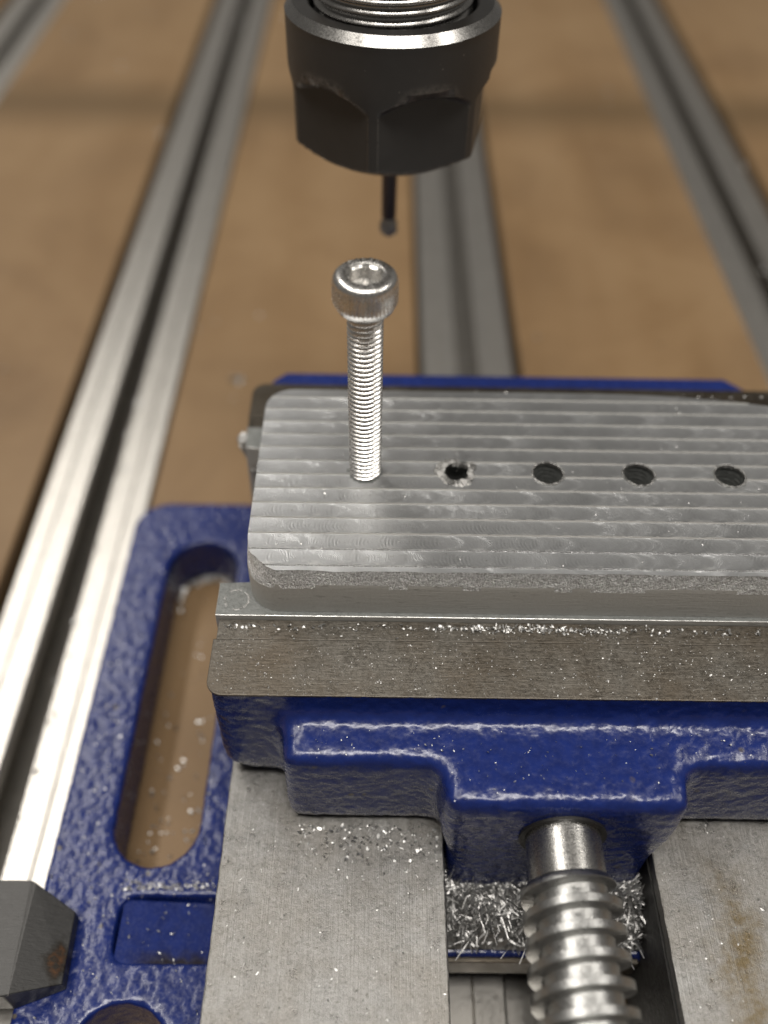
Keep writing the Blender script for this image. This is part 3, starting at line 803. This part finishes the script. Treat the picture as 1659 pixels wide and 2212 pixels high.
def pile():
    rn = random.Random(9); vs, fs = [], []
    nx, ny_ = 60, 36
    for i in range(nx + 1):
        for j in range(ny_ + 1):
            x = CH0 + 0.4 + (CH1 - CH0 - 0.8) * i / nx; y = -54.4 + 15 * j / ny_
            hh = 7.6 * max(0.0, 1 - ((y + 46.5) / 8.6) ** 2) * (0.7 + 0.5 * mnoise.noise(Vector((x * .3, y * .3, 1)))) + rn.uniform(-0.35, 0.35)
            vs.append((x + rn.uniform(-.2, .2), y, -48.3 + hh))
    for i in range(nx):
        for j in range(ny_): fs.append((i * (ny_ + 1) + j, (i + 1) * (ny_ + 1) + j, (i + 1) * (ny_ + 1) + j + 1, i * (ny_ + 1) + j + 1))
    for (c, L, tm) in sp_pile(rn):
        flake(rn, vs, fs, c, L, rn.uniform(0.12, 0.36), L * rn.uniform(-0.8, 0.8), rn.uniform(0, 2 * pi), rn.gauss(0, 0.32))
    o_ = link("swarf_heap", pyd(vs, fs), 'chips'); tag(o_, "heap of curly aluminium swarf in the channel under the lead screw", "swarf", None, "stuff")
pile()
def sp_bench(rn):
    for _ in range(90):
        a = rn.uniform(0, 1)
        yield ((rn.uniform(-40.5, -28), rn.triangular(-40.5, 27, -38), MDF_Z + 0.12), rn.uniform(0.35, 1.2), 0.8)
    for _ in range(150):
        q = rn.gauss(0, 0.5); yield ((-34.2 + 6.4 * sin(q * 1.9), 21.5 + 6.0 * cos(q * 1.9) + rn.gauss(0, .5), MDF_Z + abs(rn.gauss(0, .5))), rn.uniform(0.5, 1.4), 1.0)
    for _ in range(110):
        x = rn.uniform(-160, 140); y = rn.uniform(45, 420)
        tr = any(abs(x - c) < HW + 0.5 for c in TRK)
        yield ((x, y, (TRK_Z if tr else MDF_Z) + 0.15), rn.uniform(0.6, 2.2), 0.8)
    for _ in range(40):
        yield ((-66.8 + rn.uniform(2.6, 4.2), rn.uniform(-50, 160), TRK_Z + 0.1), rn.uniform(0.8, 2.0), 0.8)
    for (x, y) in ((-37, 97), (-19, 84), (-15, 88)):
        for _ in range(14): yield ((x + rn.gauss(0, .7), y + rn.gauss(0, .7), MDF_Z + 0.2 + abs(rn.gauss(0, .4))), rn.uniform(1.0, 2.4), 1.0)
scatter("bench_chips", "loose aluminium chips lying on the brown spoil boards", sp_bench, 13)
def sp_fl(rn):
    for _ in range(420):
        x = rn.uniform(-50, -21); y = rn.triangular(-70, 38, -45)
        if abs(x + 34.2) < 7.6 and (-42 < y < 29 or y < -60.5): continue
        if x < -43 and -63 < y < -46: continue
        z = FLG_Z - 0.6 if (x > -37.3 and -55.5 < y < -46.6) else FLG_Z + 0.1
        yield ((x, y, z), rn.uniform(0.2, 0.6), 0.9)
    for _ in range(150):
        yield ((rn.uniform(-38.5, -22), -45.2 + abs(rn.gauss(0, 0.8)), FLG_Z + 0.08), rn.uniform(0.25, 0.8), 0.9)
scatter("flange_chips", "tiny chips sticking to the pitted blue flange", sp_fl, 17)
def sp_top(rn):
    for _ in range(260):
        yield ((rn.uniform(-16, 60), rn.uniform(-20, 18.5), 0.0), rn.uniform(0.12, 0.4), 0.7)
    for _ in range(90):
        yield ((rn.uniform(-10, 70), 19.0 + rn.gauss(0, 0.2), -0.15 + rn.uniform(-.3, .1)), rn.uniform(0.15, 0.5), 1.0)
scatter("block_chips", "tiny bright burrs and chips on the milled block", sp_top, 19)
